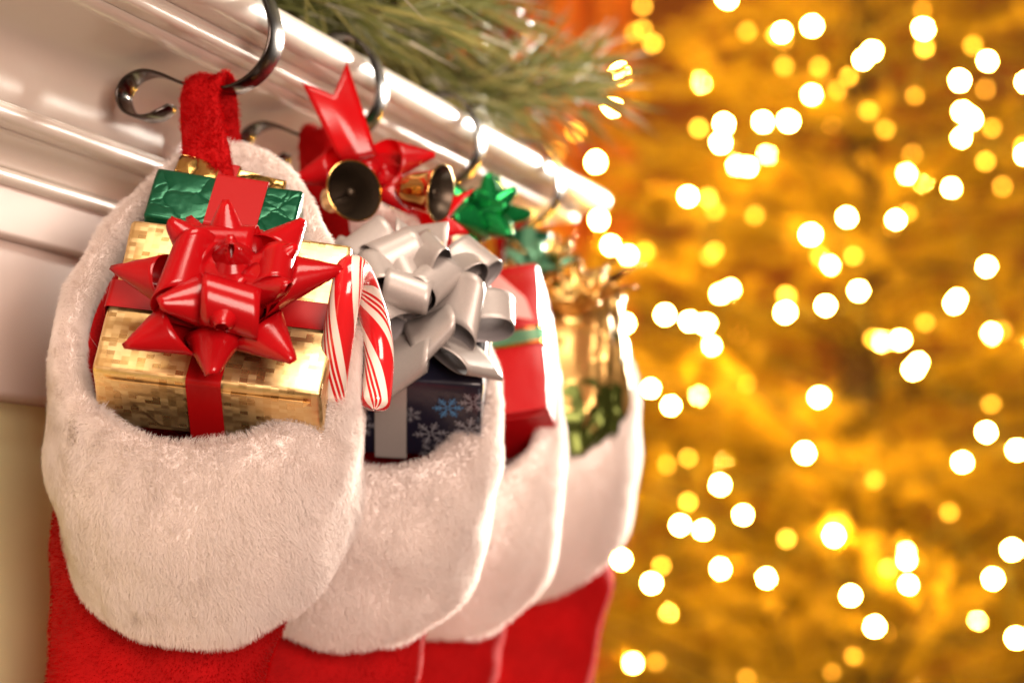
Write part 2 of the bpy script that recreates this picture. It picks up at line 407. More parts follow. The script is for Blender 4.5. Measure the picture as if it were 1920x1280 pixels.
# ================================================================== HOOKS
HPX = [(402, -6), (404, -34), (430, -50), (465, -45), (495, -15), (511, 25), (518, 65), (508, 107), (482, 143), (442, 167), (395, 169), (350, 160), (312, 144), (278, 138), (247, 152), (232, 180), (240, 208), (263, 222), (291, 221), (312, 209), (323, 199)]
HO = NB.copy(); HO.z = 0
def on_hook_plane(u, v):
    d = Vector(((u - 960) / F, 1, (HZ - v) / F)); t = HO.dot(M) / d.dot(M); return d * t
HPTS = [on_hook_plane(u, v) for u, v in HPX]
hs = spline(HPTS, 110)
def band_mesh(path, wdir, w, th, taper=True):
    V = []; n = len(path)
    for i, p in enumerate(path):
        t = (path[min(i + 1, n - 1)] - path[max(i - 1, 0)]).normalized()
        nn = t.cross(wdir).normalized()
        ww = w * (1 if not taper else min(1, 0.55 + 6 * i / n, 0.55 + 6 * (n - 1 - i) / n)) / 2
        hb = th / 2
        for a, b_ in ((-1, -0.6), (-0.93, -1), (0.93, -1), (1, -0.6), (1, 0.6), (0.93, 1), (-0.93, 1), (-1, 0.6)):
            V.append(p + wdir * ww * a + nn * hb * b_)
    f = grid_faces(n, 8, close_v=True); f.append(tuple(range(8))[::-1]); f.append(tuple(range((n - 1) * 8, n * 8)))
    return V, f
HY = [1.40, 1.571, 1.772, 1.977]
SHIFT = [M * ((y - 1.40) / M.y) for y in HY]
hook_lab = ['dark metal hook curled at its end, nearest of four over the mantel edge',
            'dark metal hook behind the forked red ribbon tail, second along the mantel',
            'dark metal hook above the green foil bow, third along the mantel',
            'dark metal hook nearest the rounded far end of the mantel']
hook0 = None
for i in range(4):
    r_ = thing('stocking_hook', HO + SHIFT[i], hook_lab[i], 'hook', 'hooks over the mantel edge')
    if i == 0:
        V, f = band_mesh(hs, M, 0.021, 0.0019)
        hook0 = mesh_obj('hook_band', V, f, MAT['hook'], r_)
        # rubber pad where it grips the shelf
        V, f, _ = tube([hs[0] - N * 0.001 - M * 0.006, hs[0] - N * 0.001 + M * 0.006], 0.0032, 10); pad0 = mesh_obj('grip_pad', V, f, MAT['wire'], r_)
    else:
        for src in (hook0, pad0):
            c = src.copy(); COL.objects.link(c); c.parent = r_

# ================================================================== STOCKINGS
A1 = on_hook_plane(392, 168)                       # where the first loop hangs
NP = 72
def ring(c, a, Vv, k, lean=0.0, sq=1.0):
    out = []
    for j in range(NP):
        ph = 2 * math.pi * j / NP
        cs, sn = math.cos(ph), math.sin(ph)
        cs = math.copysign(abs(cs) ** sq, cs); 
        x = a * cs * (1 - k * sn)
        out.append(Vector((c[0] + x, c[1] + Vv[0] * sn, c[2] + Vv[1] * sn + lean * x)))
    return out
def orient(V, f, row):
    """turn the faces so that those of this ring point away from its centre"""
    c = sum((V[row * NP + j] for j in range(NP)), Vector()) / NP
    q = f[row * NP + 5]; nr = (V[q[1]] - V[q[0]]).cross(V[q[2]] - V[q[0]])
    return f if nr.dot(V[q[0]] - c) > 0 else [x[::-1] for x in f]
def lerp(a, b_, t): return a + (b_ - a) * t
def stocking(i, label, seed, dx=0, dz=0, lean=0.0, nf=90000, scale=1.0, rz=0.0, legdx=0.0):
    A = A1 + SHIFT[i]
    root = thing('christmas_stocking', A, label, 'stocking', 'stockings hanging from the mantel')
    rot = Matrix.Rotation(rz, 3, 'Z')
    def place(pts):
        return [A + rot @ Vector((q.x * scale + dx, q.y * scale, q.z * scale + dz)) for q in pts]
    # ---- cuff: inner wall, rolled rim, outer wall, hem
    rim = dict(c=(0.013, -0.088, -0.133), a=0.0785, V=(0.072, 0.094), k=0.24)
    mid = dict(c=(0.010, -0.080, -0.190), a=0.0825, V=(0.073, 0.083), k=0.10)
    bot = dict(c=(0.008, -0.062, -0.247), a=0.0785, V=(0.063, 0.072), k=0.02)
    def at(t):   # quadratic through rim, mid, bot
        w0 = 2 * (t - 0.5) * (t - 1); w1 = -4 * t * (t - 1); w2 = 2 * t * (t - 0.5)
        q = lambda f: f(rim) * w0 + f(mid) * w1 + f(bot) * w2
        return ([q(lambda d, j=j: d['c'][j]) for j in range(3)], q(lambda d: d['a']), (q(lambda d: d['V'][0]), q(lambda d: d['V'][1])), q(lambda d: d['k']))
    rows = []
    def shrink(t, s, dzz=0.0):
        c, a, Vv, k = at(t); L = math.hypot(*Vv)
        return ring((c[0], c[1], c[2] + dzz), a - s, (Vv[0] * (1 - s / L), Vv[1] * (1 - s / L)), k, lean, 1.0)
    for t in (0.55, 0.40, 0.26, 0.14, 0.06): rows.append(shrink(t, 0.0135))
    rows.append(shrink(0.02, 0.0130, 0.001)); rows.append(shrink(0.0, 0.0105, 0.0035)); rows.append(shrink(0.0, 0.0060, 0.0045))
    rows.append(shrink(0.0, 0.0015, 0.002))
    for t in [0.035 + 0.965 * q / 15 for q in range(16)]: rows.append(shrink(t, 0.0))
    rows.append(shrink(1.0, 0.004, -0.0035)); rows.append(shrink(0.985, 0.010, -0.001)); rows.append(shrink(0.93, 0.013))
    V = [p for r_ in rows for p in r_]
    arr = np.array([tuple(v) for v in V])
    cen = np.array([np.mean([tuple(p) for p in r_], axis=0) for r_ in rows]).repeat(NP, axis=0)
    rad = arr - cen; rad /= np.linalg.norm(rad, axis=1, keepdims=True)
    arr += rad * (snoise(arr, 38, seed) * 0.0032 + snoise(arr, 85, seed + 3) * 0.0014)[:, None]
    V = place([Vector(p) for p in arr])
    f = grid_faces(len(rows), NP, close_v=True)
    f = [q[::-1] for q in f]
    f = orient(V, f, 14)
    cuff = mesh_obj('cuff', V, f, MAT['furbase'], root)
    fur('fur', V, f, nf, 0.0052, 0.00009 if i == 0 else 0.00012, MAT['fur'], cuff, seed * 50, comb=(0.3, 0, -0.9), comb_w=0.85, clump=0.25, cell=0.0032, spread=0.3, mask=np.array([0.0 if k_ // NP < 4 else 1.0 for k_ in range(len(V))]))
    # ---- red leg and foot
    rows = []
    bc, ba, bV, bk = at(0.80)
    rows.append(ring((bc[0] - 0.008, bc[1], bc[2]), ba - 0.012, (bV[0] - 0.012, bV[1] - 0.012), 0.02))
    path = [((-0.011, -0.060, -0.268), 0.0705, 0.050, 0.030), ((-0.0165, -0.058, -0.300), 0.0665, 0.046, 0.012), ((-0.024, -0.056, -0.338), 0.0640, 0.043, 0.004),
            ((-0.030, -0.054, -0.385), 0.0590, 0.042, 0.0), ((-0.032, -0.052, -0.43), 0.0580, 0.043, 0.0), ((-0.026, -0.052, -0.47), 0.061, 0.045, 0.0)]
    for c, a, b_, tz in path: rows.append(ring((c[0] + legdx * min(1, (-0.24 - c[2]) / 0.06), c[1], c[2]), a, (b_, tz), 0.0))
    nleg = len(rows)
    # foot: rings turn about the instep towards +x
    piv = Vector((0.045 + legdx, -0.052, -0.475))
    for q in range(1, 9):
        an = math.radians(90 * q / 8)
        rr = lerp(0.061, 0.046, q / 8)
        cdist = lerp(0.071, 0.052, q / 8)
        cc = piv + Vector((-math.cos(an), 0, -math.sin(an))) * cdist
        wd = Vector((-math.cos(an), 0, -math.sin(an)))
        rows.append([cc - wd * rr * math.cos(2 * math.pi * j / NP) + Vector((0, 1, 0)) * 0.045 * math.sin(2 * math.pi * j / NP) for j in range(NP)])
    last = rows[-1]; cl = sum(last, Vector()) / NP
    for q in range(1, 8):
        t = q / 7; sc = math.sqrt(max(0.0, 1 - t ** 2.4)) if q < 7 else 0.02
        rows.append([cl + Vector((0.10 * t, 0, 0)) + (p - cl) * sc for p in last])
    # resample along the leg for wrinkles
    fine = []
    cols = [spline([r_[j] for r_ in rows[:nleg + 4]], (nleg + 3) * 6 + 1) for j in range(NP)]
    for q in range((nleg + 3) * 6): fine.append([cols[j][q] for j in range(NP)])
    fine += rows[nleg + 3:]
    V = [p for r_ in fine for p in r_]
    arr = np.array([tuple(v) for v in V])
    cen = np.array([np.mean([tuple(p) for p in r_], axis=0) for r_ in fine]).repeat(NP, axis=0)
    rad = arr - cen; rad /= np.linalg.norm(rad, axis=1, keepdims=True) + 1e-9
    wr = snoise(arr * np.array([1, 1, 0.45]), 75, seed + 9) * 0.0035 + snoise(arr, 160, seed + 14) * 0.0008
    arr += rad * wr[:, None]
    V = place([Vector(p) for p in arr])
    f = [q[::-1] for q in grid_faces(len(fine), NP, close_v=True)]
    f = orient(V, f, 10)
    leg = mesh_obj('leg', V, f, MAT['velvet'], root)
    fur('nap', V, f, 30000 if i == 0 else 12000, 0.0022, 0.00012, MAT['redfur'], leg, seed * 50 + 7, comb_w=0.4, clump=0.2,
        mask=(arr[:, 2] > -0.40).astype(float) + 0.05)
    # ---- red lining inside
    rows = [shrink(0.075, 0.0150), shrink(0.11, 0.0195), shrink(0.30, 0.0215), shrink(0.5, 0.0215), shrink(0.8, 0.020), shrink(1.0, 0.022), ring((-0.012, -0.059, -0.285), 0.050, (0.030, 0.004), 0), ring((-0.015, -0.058, -0.305), 0.002, (0.002, 0.0), 0)]
    V = place([p for r_ in rows for p in r_])
    mesh_obj('lining', V, grid_faces(len(rows), NP, close_v=True), MAT['velvet'], root)
    # ---- hanging loop: plush band over the hook, width along the wall normal
    prof = []
    yo = lambda s: s                               # path in (along mantel, z) plane
    pts = [(-0.056, -0.105), (-0.050, -0.074), (-0.038, -0.042), (-0.0190, -0.016), (-0.0120, -0.003), (-0.0085, 0.0050), (0.0, 0.0080), (0.0085, 0.0050), (0.0120, -0.004), (0.0125, -0.022), (0.0135, -0.045), (0.014, -0.075)]
    cp = spline([Vector((a, 0, z)) for a, z in pts], 40)
    V = []; nn = len(cp); NS = 14
    for q, c in enumerate(cp):
        t = (cp[min(q + 1, nn - 1)] - cp[max(q - 1, 0)]).normalized()
        no = Vector((t.z, 0, -t.x)) * -1
        s = q / (nn - 1); fl = max(0.0, (0.30 - s) / 0.30) ** 1.3 + max(0.0, (s - 0.70) / 0.30) ** 1.3
        hw = 0.0122 + 0.0085 * fl
        for side in (0, 1):
            for k in range(NS):
                x = -1 + 2 * k / (NS - 1)
                if side: x = -x
                e = 0.0018 * (1 - abs(x) ** 6) * (1 if side == 0 else -1)
                dip = -0.0022 * (1 - min(1, abs(x)) ** 2) * math.exp(-((s - 0.5) / 0.12) ** 2) + 0.0012 * math.sin(x * 5 + seed) * math.exp(-((s - 0.5) / 0.2) ** 2)
                cx_ = max(c.x, -0.013); q3 = A + M * (cx_ + no.x * e) + Vector((0.30, -0.95, 0)) * (cx_ - c.x) + UP * (c.z + no.z * e + dip) + N * (x * hw + 0.0012 * math.sin(9 * s + seed))
                V.append(q3)
    f = grid_faces(nn, NS * 2, close_v=True)
    loop = mesh_obj('hanging_loop', V, f, MAT['velvet'], root)
    # orientation check for the nap
    fur('nap', V, [q[::-1] for q in f], 14000 if i == 0 else 7000, 0.0030, 0.00013, MAT['redfur'], loop, seed * 50 + 9, comb_w=0.3, clump=0.3, spread=0.5)
    return root
stocking(0, 'red stocking with white fur cuff holding the gold gift with red bow', 3, nf=330000)
stocking(1, 'red stocking with white fur cuff holding the snowflake gift with silver bow', 11, dx=0.016, dz=-0.008, lean=-0.04, nf=200000, rz=0.03, legdx=0.004)
stocking(2, 'red stocking with white fur cuff holding the plain red gift, third from the front', 23, dx=0.004, dz=-0.012, lean=-0.05, nf=120000, legdx=0.012)
stocking(3, 'red stocking with white fur cuff holding gold foil gift, farthest, beside the tree', 31, dx=0.010, dz=0.010, lean=-0.02, nf=120000, rz=-0.04, legdx=0.028)

# ================================================================== GIFT PARTS
class Box:
    """oriented box from three points of its top face: front-left, front-right, back-left"""
    def __init__(s, fl, fr, bl, th):
        s.ex = (fr - fl).normalized(); w = (fr - fl).length
        ey = bl - fl; ey -= s.ex * ey.dot(s.ex); l = ey.length; s.ey = ey.normalized()
        s.ez = s.ex.cross(s.ey); s.dim = (w, l, th)
        s.c = fl + s.ex * w / 2 + s.ey * l / 2 - s.ez * th / 2
    def w(s, x, y, z): return s.c + s.ex * x + s.ey * y + s.ez * z
def box_part(name, B, mat, parent, bev=0.0025, bulge=0.0, seed=0):
    bm = bmesh.new(); bmesh.ops.create_cube(bm, size=1)
    for v in bm.verts: v.co = Vector((v.co.x * B.dim[0], v.co.y * B.dim[1], v.co.z * B.dim[2]))
    bmesh.ops.bevel(bm, geom=bm.edges[:], offset=bev, segments=3, profile=0.6, affect='EDGES')
    big = [e for e in bm.edges if e.calc_length() > 0.015]
    bmesh.ops.subdivide_edges(bm, edges=big, cuts=9, use_grid_fill=True)
    bm.normal_update()
    uvl = bm.loops.layers.uv.new('UVMap')
    h = [d / 2 for d in B.dim]
    for f in bm.faces:
        n = f.normal; ax = max(range(3), key=lambda k: abs(n[k]))
        for l in f.loops:
            c = l.vert.co
            l[uvl].uv = ((c.y, c.z), (c.x, c.z + 0.31), (c.x, c.y + 0.77))[ax]
    pts = np.array([tuple(v.co) for v in bm.verts])
    nz = snoise(pts, 90, seed + 1) * 0.0006
    off = root_of(parent)
    for v, q in zip(bm.verts, nz):
        c = v.co.copy(); k = [1 - min(1, abs(c[j]) / h[j]) ** 2 for j in range(3)]
        n = v.normal
        b_ = bulge * (k[0] * k[1] + k[1] * k[2] + k[0] * k[2])
        c += n * (q + b_)
        v.co = B.w(*c) - off
    me = bpy.data.meshes.new(name); bm.to_mesh(me); bm.free()
    return link(name, me, parent, [mat], True)
def band(name, B, axis, pos, wid, mat, parent, th=0.0008, tilt=0.0):
    """ribbon round the box, lying in the plane where coordinate `axis` (0 or 1) is pos"""
    o_ = 1 - axis; a, b_ = B.dim[o_] / 2 + th, B.dim[2] / 2 + th; r = 0.003
    pr = []
    for cx, cz, a0 in ((a - r, b_ - r, 0), (-a + r, b_ - r, 90), (-a + r, -b_ + r, 180), (a - r, -b_ + r, 270)):
        for q in range(5):
            t = math.radians(a0 + 90 * q / 4); pr.append((cx + r * math.cos(t), cz + r * math.sin(t)))
    V = []
    for p, z in pr:
        for k in (-1, 1):
            for s in (0, 1):
                sc = 1 - s * 0.5 * th / max(a, b_)
                q = [0, 0, 0]; q[axis] = pos + k * wid / 2 + tilt * p; q[o_] = p * sc; q[2] = z * sc
                V.append(B.w(*q))
    n = len(pr); f = []
    for i in range(n):
        a4, b4 = i * 4, (i + 1) % n * 4
        for s, t in ((0, 2), (2, 3), (3, 1), (1, 0)): f.append((a4 + s, a4 + t, b4 + t, b4 + s))
    o = mesh_obj(name, V, f, mat, parent, smooth=False)
    return o
def flat_poly(name, pts, nrm, th, mat, parent, uv=None):
    """thin polygon with thickness th along nrm"""
    n = len(pts); V = [p + nrm * th for p in pts] + list(pts)
    f = [tuple(range(n)), tuple(range(2 * n - 1, n - 1, -1))] + [(i, n + i, n + (i + 1) % n, (i + 1) % n) for i in range(n)]
    return mesh_obj(name, V, f, mat, parent, smooth=False, uv=(list(uv) * 2 if uv else None))

def cone_loop(tip_len, p, w, origin, axis, upv, squash=1.0, n=40, m=9, roll=0.0, th=0.0004):
    """ribbon wrapped once round a cone: both ends start at origin, the cone's apex points along axis.
       p: distance of the ribbon's middle line from the apex, w: ribbon width"""
    axis = Vector(axis).normalized(); upv = Vector(upv); upv = (upv - axis * upv.dot(axis)).normalized(); sd = axis.cross(upv)
    if roll: 
        c, s = math.cos(roll), math.sin(roll); upv, sd = upv * c + sd * s, sd * c - upv * s
    r0 = tip_len; ang = 2 * math.acos(min(0.98, p / r0)); g = math.asin(min(0.95, ang / (2 * math.pi)))
    Sx = math.sqrt(r0 * r0 - p * p)
    V = []
    low = math.sin(g) * r0 * squash
    for i in range(n):
        s = -Sx + 2 * Sx * i / (n - 1)
        for j in range(m):
            y = p + w * (j / (m - 1) - 0.5)
            rho = math.hypot(s, y); psi = math.atan2(s, y)
            az = psi / (ang / 2) * math.pi
            ax = math.cos(g) * (r0 - rho); rr = math.sin(g) * rho
            V.append(Vector(origin) + axis * ax + upv * ((math.cos(az) * rr) * squash + low) + sd * (math.sin(az) * rr))
    return V, grid_faces(n, m)
def strap_loop(L, H, w, origin, axis, upv, n=44, m=9, skew=0.0, twist=0.0, kink=0.0):
    """flat ribbon that leaves origin along axis, turns over at distance L and comes back"""
    axis = Vector(axis).normalized(); upv = Vector(upv); upv = (upv - axis * upv.dot(axis)).normalized(); sd = axis.cross(upv)
    V = []
    for i in range(n):
        t = 2 * math.pi * i / (n - 1)
        x = L * ((1 - math.cos(t)) / 2) ** 0.8
        y = -H * math.sin(t) * math.sin(t / 2) ** 1.2
        a = twist * (t / math.pi - 1) + 0.0
        wd = (sd * math.cos(a) + axis * math.sin(a))
        c = Vector(origin) + axis * x + upv * (y + H * 0.75) + sd * skew * (t / math.pi - 1) * L
        for j in range(m):
            q = (j / (m - 1) - 0.5) * w * (0.62 + 0.38 * min(1, 2.2 * x / L))
            V.append(c + wd * q + upv * kink * (q / w) * x)
    return V, grid_faces(n, m)
def two_sided(name, V, f, mats, parent, th=0.00035):
    """give a ribbon sheet its thickness: front with mats[0], back with mats[-1]"""
    me = bpy.data.meshes.new('t'); me.from_pydata([tuple(v) for v in V], [], f); me.update()
    nr = [Vector(v.normal) for v in me.vertices]; bpy.data.meshes.remove(me)
    n = len(V); V2 = list(V) + [v - q * th for v, q in zip(V, nr)]
    from collections import Counter
    ec = Counter()
    for q in f:
        for a, b_ in zip(q, q[1:] + q[:1]): ec[(min(a, b_), max(a, b_))] += 1
    f2 = list(f) + [tuple(i + n for i in q[::-1]) for q in f]; mi = [0] * len(f) + [len(mats) - 1] * len(f)
    for q in f:
        for a, b_ in zip(q, q[1:] + q[:1]):
            if ec[(min(a, b_), max(a, b_))] == 1: f2.append((b_, a, a + n, b_ + n)); mi.append(0)
    o = mesh_obj(name, V2, f2, mats, parent, True, mi)
    return o
def bow(B_origin, nrm, xdir, parent, mats, layers, w, seed, name='bow', rname='bow_loop'):
    """layers: list of (count, elevation deg, length, p, phase deg, squash)"""
    r = random.Random(seed); nrm = nrm.normalized(); xdir = (xdir - nrm * xdir.dot(nrm)).normalized(); yd = nrm.cross(xdir)
    V, f = lathe([(0.0001, 0.0), (0.010, 0.0), (0.010, 0.0015), (0.0001, 0.002)], B_origin, nrm, 20)
    base = mesh_obj(name, V, f, mats[0], parent)
    for cnt, el, ln, p, ph, sq, h in layers:
        for k in range(cnt):
            az = math.radians(ph + 360 * k / cnt + r.uniform(-7, 7)); e = math.radians(el + r.uniform(-7, 7))
            hd = xdir * math.cos(az) + yd * math.sin(az)
            ax = hd * math.cos(e) + nrm * math.sin(e); up = nrm * math.cos(e) - hd * math.sin(e)
            o3 = B_origin + nrm * h + hd * 0.003
            if p > 0:
                V, f = cone_loop(ln * r.uniform(0.93, 1.07), p * r.uniform(0.9, 1.15), w, o3, ax, up, sq, roll=r.uniform(-0.35, 0.35))
            else:
                V, f = strap_loop(ln * r.uniform(0.92, 1.08), -p * r.uniform(0.85, 1.2), w, o3, ax, up, skew=r.uniform(-0.14, 0.14), twist=r.uniform(-0.55, 0.55), kink=r.uniform(-0.5, 0.5))
            two_sided(rname, V, f, mats, base)
    return base

# ================================================================== STOCKING 1: gifts
fl, fr_, bl = P(171, 690, 1.252), P(603, 740, 1.248), P(214, 408, 1.312)
B1 = Box(fl, fr_, bl, 0.046)
g1 = thing('gift_box', B1.w(0, 0, -B1.dim[2] / 2), 'gold patterned gift box with red ribbon and large red star bow', 'gift')
box_part('box', B1, MAT['goldpaper'], g1, 0.003, 0.0008, 5)
# folded wrapping flap on the front end
hx, hy, hz = B1.dim[0] / 2, B1.dim[1] / 2, B1.dim[2] / 2
yf = -hy - 0.0009
flat_poly('paper_flap', [B1.w(-hx + 0.006, yf, hz - 0.006), B1.w(-hx + 0.034, yf, -hz + 0.006), B1.w(hx - 0.034, yf, -hz + 0.006), B1.w(hx - 0.006, yf, hz - 0.006)][::-1], -B1.ey, 0.0006, MAT['goldpaper'], g1, uv=[(hx - 0.006, hz + 0.304), (hx - 0.034, 0.316 - hz), (0.034 - hx, 0.316 - hz), (0.006 - hx, hz + 0.304)])
bx = (P(385, 740, 1.25) - B1.c).dot(B1.ex)
B1w = Box(fl, fr_, bl, 0.046); B1w.dim = (B1.dim[0] + 0.003, B1.dim[1] + 0.0042, B1.dim[2] + 0.003)
band('ribbon', B1w, 0, bx, 0.0185, MAT['redribbon'], g1, tilt=0.03)
band('ribbon', B1w, 1, -0.002, 0.0185, MAT['redribbon'], g1)
d = (P(436, 612, 1.28)).normalized()
t = (B1.w(0, 0, hz + 0.002)).dot(B1.ez) / d.dot(B1.ez)
BO = d * t
bow(BO, B1.ez, B1.ex, g1, [MAT['redbow']], [
    (7, 6, 0.069, 0.0180, 14, 0.76, 0.001),
    (6, 29, 0.066, 0.0185, 40, 0.84, 0.004),
    (4, 46, 0.047, -0.0150, 15, 0.9, 0.007),
    (2, 62, 0.060, 0.0190, 100, 0.9, 0.008),
    (1, 76, 0.036, -0.0145, 60, 0.95, 0.010)], 0.0280, 12)
# green foil box behind
fl, fr_, bl = P(268, 402, 1.325), P(545, 446, 1.325), P(280, 312, 1.350)
B2 = Box(fl, fr_, bl, 0.030)
g2 = thing('gift_box', B2.w(0, 0, -0.015), 'small green foil gift with red ribbon behind the red bow', 'gift')
box_part('box', B2, MAT['green'], g2, 0.002, 0.0012, 15)
band('ribbon', B2, 0, 0.007, 0.029, MAT['redribbon'], g2, th=0.0022)
# small gold box at the back
fl, fr_, bl = P(318, 345, 1.356), P(520, 395, 1.358), P(334, 286, 1.372)
B3 = Box(fl, fr_, bl, 0.016)
g3 = thing('gift_box', B3.w(0, 0, -0.008), 'small bronze gold gift behind the green one, below red loop', 'gift')
box_part('box', B3, MAT['goldfoil'], g3, 0.0016, 0.0006, 25)
band('ribbon', B3, 0, -0.002, 0.0105, MAT['redribbon'], g3, th=0.0016)
band('ribbon_edge', B3, 0, -0.002, 0.0125, MAT['gold'], g3, th=0.0013)

# candy cane hooked over the cuff
cpts = [P(612, 800, 1.315), P(619, 755, 1.290), P(627, 680, 1.272), P(639, 600, 1.262), P(650, 540, 1.258), P(658, 508, 1.264), P(672, 516, 1.285), P(688, 556, 1.304), P(704, 610, 1.314), P(711, 670, 1.316), P(707, 730, 1.312), P(701, 768, 1.308)]
cl_ = spline(cpts, 120)
V, f, uv = tube(cl_, lambda t: 0.0082 * (1 if t < 0.965 else math.sqrt(max(0.02, 1 - ((t - 0.965) / 0.035) ** 2))), 28)
cc = thing('candy_cane', cl_[0], 'red and white striped candy cane hooked over the nearest fur cuff', 'candy cane')
mesh_obj('stick', V, f, MAT['candy'], cc, uv=uv)

# ================================================================== STOCKING 2: gifts
fl, fr_, bl = P(585, 702, 1.418), P(906, 722, 1.418), P(660, 470, 1.482)
B4 = Box(fl, fr_, bl, 0.068)
g4 = thing('gift_box', B4.w(0, 0, -0.03), 'navy gift with printed snowflakes and big silver bow', 'gift')
box_part('box', B4, MAT['navy'], g4, 0.003, 0.001, 35)
B4w = Box(fl, fr_, bl, 0.068); B4w.dim = tuple(q + 0.003 for q in B4.dim)
band('ribbon', B4w, 0, -0.004, 0.019, MAT['silverbow'], g4)
band('ribbon', B4w, 1, 0.0, 0.019, MAT['silverbow'], g4)
def snowflake(B, face, a, b_, r, mat, parent, rot=0.0):
    """flat six-armed print on the front (face 'f') or top (face 't') of a box"""
    V = []; f = []
    def q(x, y):
        x, y = a + x, b_ + y
        return B.w(x, -B.dim[1] / 2 - 0.0018, y) if face == 'f' else B.w(x, y, B.dim[2] / 2 + 0.0018)
    def bar(x0, y0, x1, y1, t):
        dx, dy = x1 - x0, y1 - y0; L = math.hypot(dx, dy); nx, ny = -dy / L * t / 2, dx / L * t / 2; k = len(V)
        V.extend([q(x0 + nx, y0 + ny), q(x0 - nx, y0 - ny), q(x1 - nx, y1 - ny), q(x1 + nx, y1 + ny)]); f.append((k, k + 1, k + 2, k + 3))
    for k in range(6):
        t = rot + math.pi / 3 * k; c, s = math.cos(t), math.sin(t)
        bar(c * r * 0.1, s * r * 0.1, c * r, s * r, r * 0.08)
        for e in (0.5, 0.75):
            for sg in (-1, 1):
                t2 = t + sg * 1.0
                bar(c * r * e, s * r * e, c * r * e + math.cos(t2) * r * 0.32, s * r * e + math.sin(t2) * r * 0.32, r * 0.065)
        k0 = len(V); V.extend([q(c * r * 1.1 + math.cos(a2) * r * 0.07, s * r * 1.1 + math.sin(a2) * r * 0.07) for a2 in [i * math.pi / 3 for i in range(6)]]); f.append(tuple(range(k0, k0 + 6)))
    return mesh_obj('snowflake', V, f, mat, parent, smooth=False)
for face, a, b_, r, mt, ro in [('f', 0.020, -0.010, 0.0095, 'flake', 0.2), ('f', -0.022, -0.006, 0.009, 'flake', 0.0), ('f', 0.043, -0.004, 0.0095, 'flake', 0.4), ('f', 0.030, 0.014, 0.008, 'flakeblue', 0.1), ('f', 0.008, 0.006, 0.006, 'flake', 0.5),
                               ('f', 0.045, 0.020, 0.008, 'flake', 0.1), ('f', -0.030, 0.018, 0.007, 'flakeblue', 0.1), ('f', 0.022, -0.027, 0.008, 'flake', 0.3), ('t', 0.038, -0.028, 0.008, 'flake', 0.2), ('t', -0.038, -0.025, 0.009, 'flake', 0.2), ('t', 0.036, 0.022, 0.010, 'flakeblue', 0.0), ('t', -0.034, 0.024, 0.009, 'flake', 0.0)]:
    snowflake(B4, face, a, b_, r, MAT[mt], g4, ro)
d = P(770, 618, 1.45).normalized(); t = B4.w(0, 0, B4.dim[2] / 2 + 0.002).dot(B4.ez) / d.dot(B4.ez)
bow(d * t, B4.ez, B4.ex, g4, [MAT['silverbow'], MAT['silverback']], [
    (8, 5, 0.062, -0.0130, 5, 0.66, 0.002),
    (7, 26, 0.056, -0.0140, 30, 0.72, 0.006),
    (5, 50, 0.048, -0.0150, 50, 0.8, 0.010),
    (1, 80, 0.036, -0.0150, 0, 0.8, 0.014)], 0.0270, 41)

# bells tied with a red bow behind the silver one
bd = thing('bell_ornament', P(700, 420, 1.52), 'pair of gold bells tied with forked red ribbon bow', 'ornament')
def bell(mouth, axis, R, parent):
    axis = axis.normalized()
    outer = [(0.0002, -1.62), (0.22, -1.60), (0.42, -1.50), (0.56, -1.30), (0.64, -1.0), (0.70, -0.7), (0.78, -0.4), (0.88, -0.17), (0.99, -0.06), (1.04, 0.0), (1.03, 0.03), (0.98, 0.02)]
    V, f = lathe([(a * R, h * R) for a, h in outer], mouth, axis, 40)
    o = mesh_obj('bell', V, f, MAT['gold'], parent)
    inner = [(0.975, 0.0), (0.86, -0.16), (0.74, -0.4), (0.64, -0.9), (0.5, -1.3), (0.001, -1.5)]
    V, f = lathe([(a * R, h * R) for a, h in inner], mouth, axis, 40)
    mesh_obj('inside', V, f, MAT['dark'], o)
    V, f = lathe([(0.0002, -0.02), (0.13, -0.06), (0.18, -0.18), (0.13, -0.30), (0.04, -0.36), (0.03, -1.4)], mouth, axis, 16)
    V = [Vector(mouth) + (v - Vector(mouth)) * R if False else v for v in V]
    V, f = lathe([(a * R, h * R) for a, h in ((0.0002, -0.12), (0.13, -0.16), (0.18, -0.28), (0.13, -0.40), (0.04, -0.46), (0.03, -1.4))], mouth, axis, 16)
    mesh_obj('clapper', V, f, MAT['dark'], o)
    V, f, _ = tube([Vector(mouth) - axis * R * 1.6 + axis.orthogonal().normalized() * R * 0.22 * math.cos(t) - axis * R * 0.22 * math.sin(t) for t in [math.pi * i / 10 for i in range(11)]], R * 0.05, 8)
    mesh_obj('ring', V, f, MAT['gold'], o)
    return o
bell(P(664, 358, 1.470), Vector((0.52, -0.80, 0.10)), 0.0185, bd)
bell(P(826, 362, 1.490), Vector((0.90, -0.40, -0.16)), 0.0175, bd)
def ribbon_sheet(name, corners, mat, parent, n=12, m=6, wave=0.003, fork=0.0):
    """sheet between two edges given as (a0,a1)->(b0,b1); fork cuts a V into the b end"""
    a0, a1, b0, b1 = corners; V = []
    nr = (a1 - a0).cross(b0 - a0).normalized()
    for i in range(n):
        for j in range(m):
            t = j / (m - 1); s = i / (n - 1)
            s2 = s * (1 - fork * (1 - abs(2 * t - 1)))
            p = a0.lerp(a1, t).lerp(b0.lerp(b1, t), s2)
            V.append(p + nr * wave * (math.sin(s2 * 3.2) * 1.0 + 0.8 * (1 - abs(2 * t - 1))))
    return two_sided(name, V, grid_faces(n, m), [mat], parent)
ribbon_sheet('ribbon_tail', (P(638, 305, 1.500), P(708, 292, 1.500), P(566, 155, 1.492), P(650, 116, 1.506)), MAT['redbow'], bd, m=9, fork=0.27)
